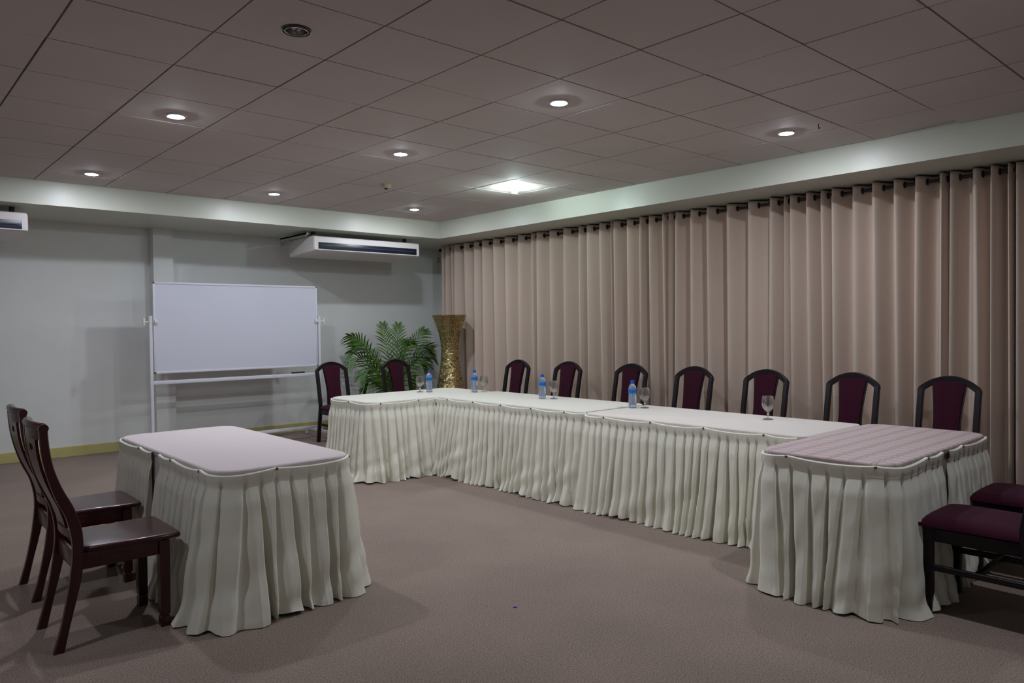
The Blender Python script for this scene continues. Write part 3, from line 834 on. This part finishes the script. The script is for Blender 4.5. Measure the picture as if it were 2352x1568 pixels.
# ------------------------------------------------------------------ vase
t = thing('floor_vase', 'tall gold mosaic hourglass floor vase in the corner by the curtain', 'vase', (6.36, 8.42, 0))
vp = catmull([(.205, 0, 0), (.222, 0, .12), (.215, 0, .35), (.175, 0, .62), (.132, 0, .88), (.118, 0, 1.08), (.135, 0, 1.26), (.185, 0, 1.44), (.243, 0, 1.585)], 8)
prof = [(v.x, v.z) for v in vp]
def rad(z):
    for (r0, z0), (r1, z1) in zip(prof, prof[1:]):
        if z0 <= z <= z1: return r0+(r1-r0)*(z-z0)/(z1-z0)
    return prof[-1][0]
bm = B(); lathe(bm, [(0, .0), (.20, .0)]+[(r-.002, z) for r, z in prof]+[(.236, 1.588), (.228, 1.58), (.17, 1.44), (.12, 1.26), (.10, 1.08), (.11, .88)], 56); obj('body', bm, M_grout, t)
bm = B(); rnd = random.Random(5); z = .012; row = 0
while z < 1.575:
    h = .0205; n = max(20, int(2*pi*rad(min(z+.01, 1.58))/.030))
    for i in range(n):
        a0 = 2*pi*(i+.5*(row % 2)+.06)/n; a1 = 2*pi*(i+.5*(row % 2)+.94)/n; am = (a0+a1)/2
        ta, tb = rnd.gauss(0, .10), rnd.gauss(0, .07)
        vs = []
        for a, zz in ((a0, z+.001), (a1, z+.001), (a1, z+h-.0015), (a0, z+h-.0015)):
            r = rad(zz)+.0018+ta*(a-am)*.2+tb*(zz-z-h/2)
            vs.append(bm.verts.new((r*cos(a), r*sin(a), zz)))
        bm.faces.new(vs)
    z += h; row += 1
obj('mosaic', bm, M_gold, t, smooth=False)

# ------------------------------------------------------------------ palm
PX, PY = 5.80, 9.02
t = thing('potted_palm', 'green potted palm with arching feathery fronds in front of the pale wall', 'plant', (PX, PY, 0))
bm = B(); lathe(bm, [(0, 0), (.13, 0), (.135, .01), (.165, .28), (.175, .30), (.175, .335), (.158, .335), (.150, .29), (0, .29)], 32); pot = obj('pot', bm, M_pot, t)
bm = B(); lathe(bm, [(.150, .292), (.09, .302), (0, .306)], 24); obj('soil', bm, M_soil, pot)
def frond(tip, lift, seed, scale=1.0):
    r = random.Random(seed)
    b = Vector((r.uniform(-.04, .04), r.uniform(-.03, .03), .30)); e = Vector(tip)
    m1 = b.lerp(e, .22)+Vector((-.25*(e.x-b.x)*.4, 0, lift*.55)); m2 = b.lerp(e, .68)+Vector((0, 0, lift))
    P = catmull([b, m1, m2, e], 10); n = len(P)
    bm = B(); sweep(bm, P, lambda u: circ(.007*(1-.8*u)+.0008, 6)); k0 = int(n*.33)
    N = 21
    for q in range(N):
        u = .30+.69*q/(N-1); f = u*(n-1); i = min(n-2, int(f)); p = P[i].lerp(P[i+1], f-i)
        T_ = (P[i+1]-P[i]).normalized(); S_ = T_.cross(Vector((0, 0, 1)))
        if S_.length < .25: S_ = S_+Vector((.6, -.3, 0))
        S_.normalize()
        # fronds seen face-on from the room: leaflets spread partly in the picture plane
        face = Vector((T_.z, 0, -T_.x)); 
        if face.length > .1: S_ = (S_*.55+face.normalized()*.85*(1 if face.dot(S_) >= 0 else -1)).normalized()
        Nn = T_.cross(S_)
        ln = scale*(.23*sin(pi*(.18+.72*(q/(N-1)))**.9)+.05)*r.uniform(.85, 1.1)
        for s in (-1, 1):
            d = (S_*s*(.80-.35*u)+T_*(.55+.35*u)+Vector((0, 0, r.uniform(-.12, .08)))).normalized()
            wv = d.cross(Nn).normalized()
            if wv.length < .1: continue
            w_ = .0095*scale*r.uniform(.8, 1.15); rings = []
            for c, ww in ((0, .3), (.2, .85), (.45, 1.0), (.75, .7), (1.0, .05)):
                cpt = p+d*ln*c+Vector((0, 0, -.35*ln*c*c))
                rings.append([bm.verts.new(cpt-wv*w_*ww+Nn*.003*ww), bm.verts.new(cpt), bm.verts.new(cpt+wv*w_*ww+Nn*.003*ww)])
            for a, b2 in zip(rings, rings[1:]):
                for k in (0, 1): bm.faces.new((a[k], a[k+1], b2[k+1], b2[k]))
    for v in bm.verts:
        if v.co.y > .60: v.co.y = .60-(v.co.y-.60)*.2
        if v.co.x > .78: v.co.x = .78+(v.co.x-.78)*.15
    obj('frond', bm, M_leaf, t, sharp=80)
tips = [((-.76, -.10, 1.32), .20), ((-.60, .12, 1.10), .28), ((-.72, -.08, .98), .22), ((-.45, .25, 1.25), .18), ((-.06, .15, 1.47), .05), ((.13, .05, 1.46), .06),
        ((.58, .05, 1.38), .12), ((.64, -.05, 1.12), .22), ((.72, .0, .99), .22), ((.42, .28, 1.22), .18), ((.60, .02, .86), .25), ((-.55, -.05, .74), .25), ((.25, -.08, 1.2), .22), ((-.40, .1, .60), .2), ((.45, .1, .60), .2)]
for i, (tp, l) in enumerate(tips): frond(tp, l, 100+i)
bm = B()
for i in range(5):
    a = i*1.3; sweep(bm, [(cos(a)*.03, sin(a)*.03, .29), (cos(a)*.05, sin(a)*.05, .55), (cos(a)*.08, sin(a)*.07, .78)], lambda u: circ(.012*(1-.5*u), 8))
obj('stem', bm, M_stem, t)

# ------------------------------------------------------------------ water bottles and goblets
def make_bottle(label, z):
    t = thing('water_bottle', label, 'bottle', (0, 0, z), 0, 'water bottles on the tables')
    out = [(0, .004), (.020, .002), (.029, 0), (.0325, .006), (.0325, .018), (.0315, .022), (.0325, .026), (.0325, .098), (.0300, .106), (.0300, .112), (.0325, .118), (.0325, .160), (.0305, .172), (.024, .186), (.0145, .196), (.0125, .200), (.0125, .210), (0, .210)]
    bm = B(); lathe(bm, out, 32); obj('body', bm, M_pet, t)
    bm = B(); lathe(bm, [(.0325, .119), (.0332, .119), (.0332, .157), (.0325, .157)], 32, closed=True); obj('wrap_label', bm, M_label, t)
    bm = B(); lathe(bm, [(.0126, .203), (.0160, .203), (.0162, .206), (.0158, .224), (.0145, .227), (0, .227)], 24); obj('cap', bm, M_cap, t)
    return t
def make_goblet(label, z):
    t = thing('water_goblet', label, 'glass', (0, 0, z), 0, 'clear goblets on the tables')
    bm = B()
    o = [(0, 0), (.033, 0), (.034, .002), (.030, .005), (.012, .009), (.0065, .016), (.006, .024), (.009, .030), (.0065, .036), (.007, .046), (.016, .058), (.030, .075), (.0375, .098), (.0375, .118), (.033, .145), (.031, .156)]
    i = [(.0295, .156), (.0315, .145), (.0358, .118), (.0358, .098), (.028, .077), (.013, .062), (0, .057)]
    S_ = lambda P: [(r*(1.18 if z > .05 else 1.05), z*1.05) for r, z in P]
    lathe(bm, S_(o+[(.0303, .1575)]+i), 36); obj('bowl', bm, M_glass, t)
    return t
k = 1.0303
bs = [((4.42, 6.206), HZ, 'blue-capped water bottle farthest left, beside the goblet in front of the palm'),
      ((4.693, 5.81), .746, 'blue-capped water bottle in front of the gold vase, left of a goblet'),
      ((4.649, 4.788), .746, 'blue-capped water bottle in the middle of the cream long table'),
      ((4.657, 3.768), .738, 'blue-capped water bottle at the seam, in front of the third curtain chair')]
gs = [((4.358, 6.279), HZ, 'clear goblet left of the farthest left water bottle'),
      ((4.756, 5.736), .746, 'clear goblet right of the bottle that stands before the gold vase'),
      ((4.716, 4.712), .746, 'clear goblet beside the bottle in the middle of the cream long table'),
      ((4.721, 3.697), .738, 'clear goblet right of the nearest water bottle'),
      ((4.721, 2.636), .738, 'lone clear goblet with no bottle beside it, nearest the checked table')]
f = None
for (x, y), z, l in bs:
    if f is None: f = make_bottle(l, z); f.location = (x*k, y*k, z)
    else: dup(f, (x*k, y*k, z), random.uniform(0, 6), l)
f = None
for (x, y), z, l in gs:
    if f is None: f = make_goblet(l, z); f.location = (x*k, y*k, z)
    else: dup(f, (x*k, y*k, z), 0, l)

# ------------------------------------------------------------------ small things
bm = B(); b6(bm, -.02, .02, -.012, 0, -.045, .045, .003); b6(bm, -.012, .012, -.016, -.011, -.02, .02, .002)
o = obj('wall_switch', bm, M_tape); o.location = (7.085, WY, 2.49); tag(o, 'tiny yellowed switch box on the back wall beside the curtain top', 'switch')
bm = B(); b6(bm, -.009, .009, -.006, .006, 0, .004, .001); o = obj('paper_scrap', bm, M_scrap); o.location = (2.49, 2.78, 0); tag(o, 'tiny blue scrap lying on the open carpet', 'scrap')
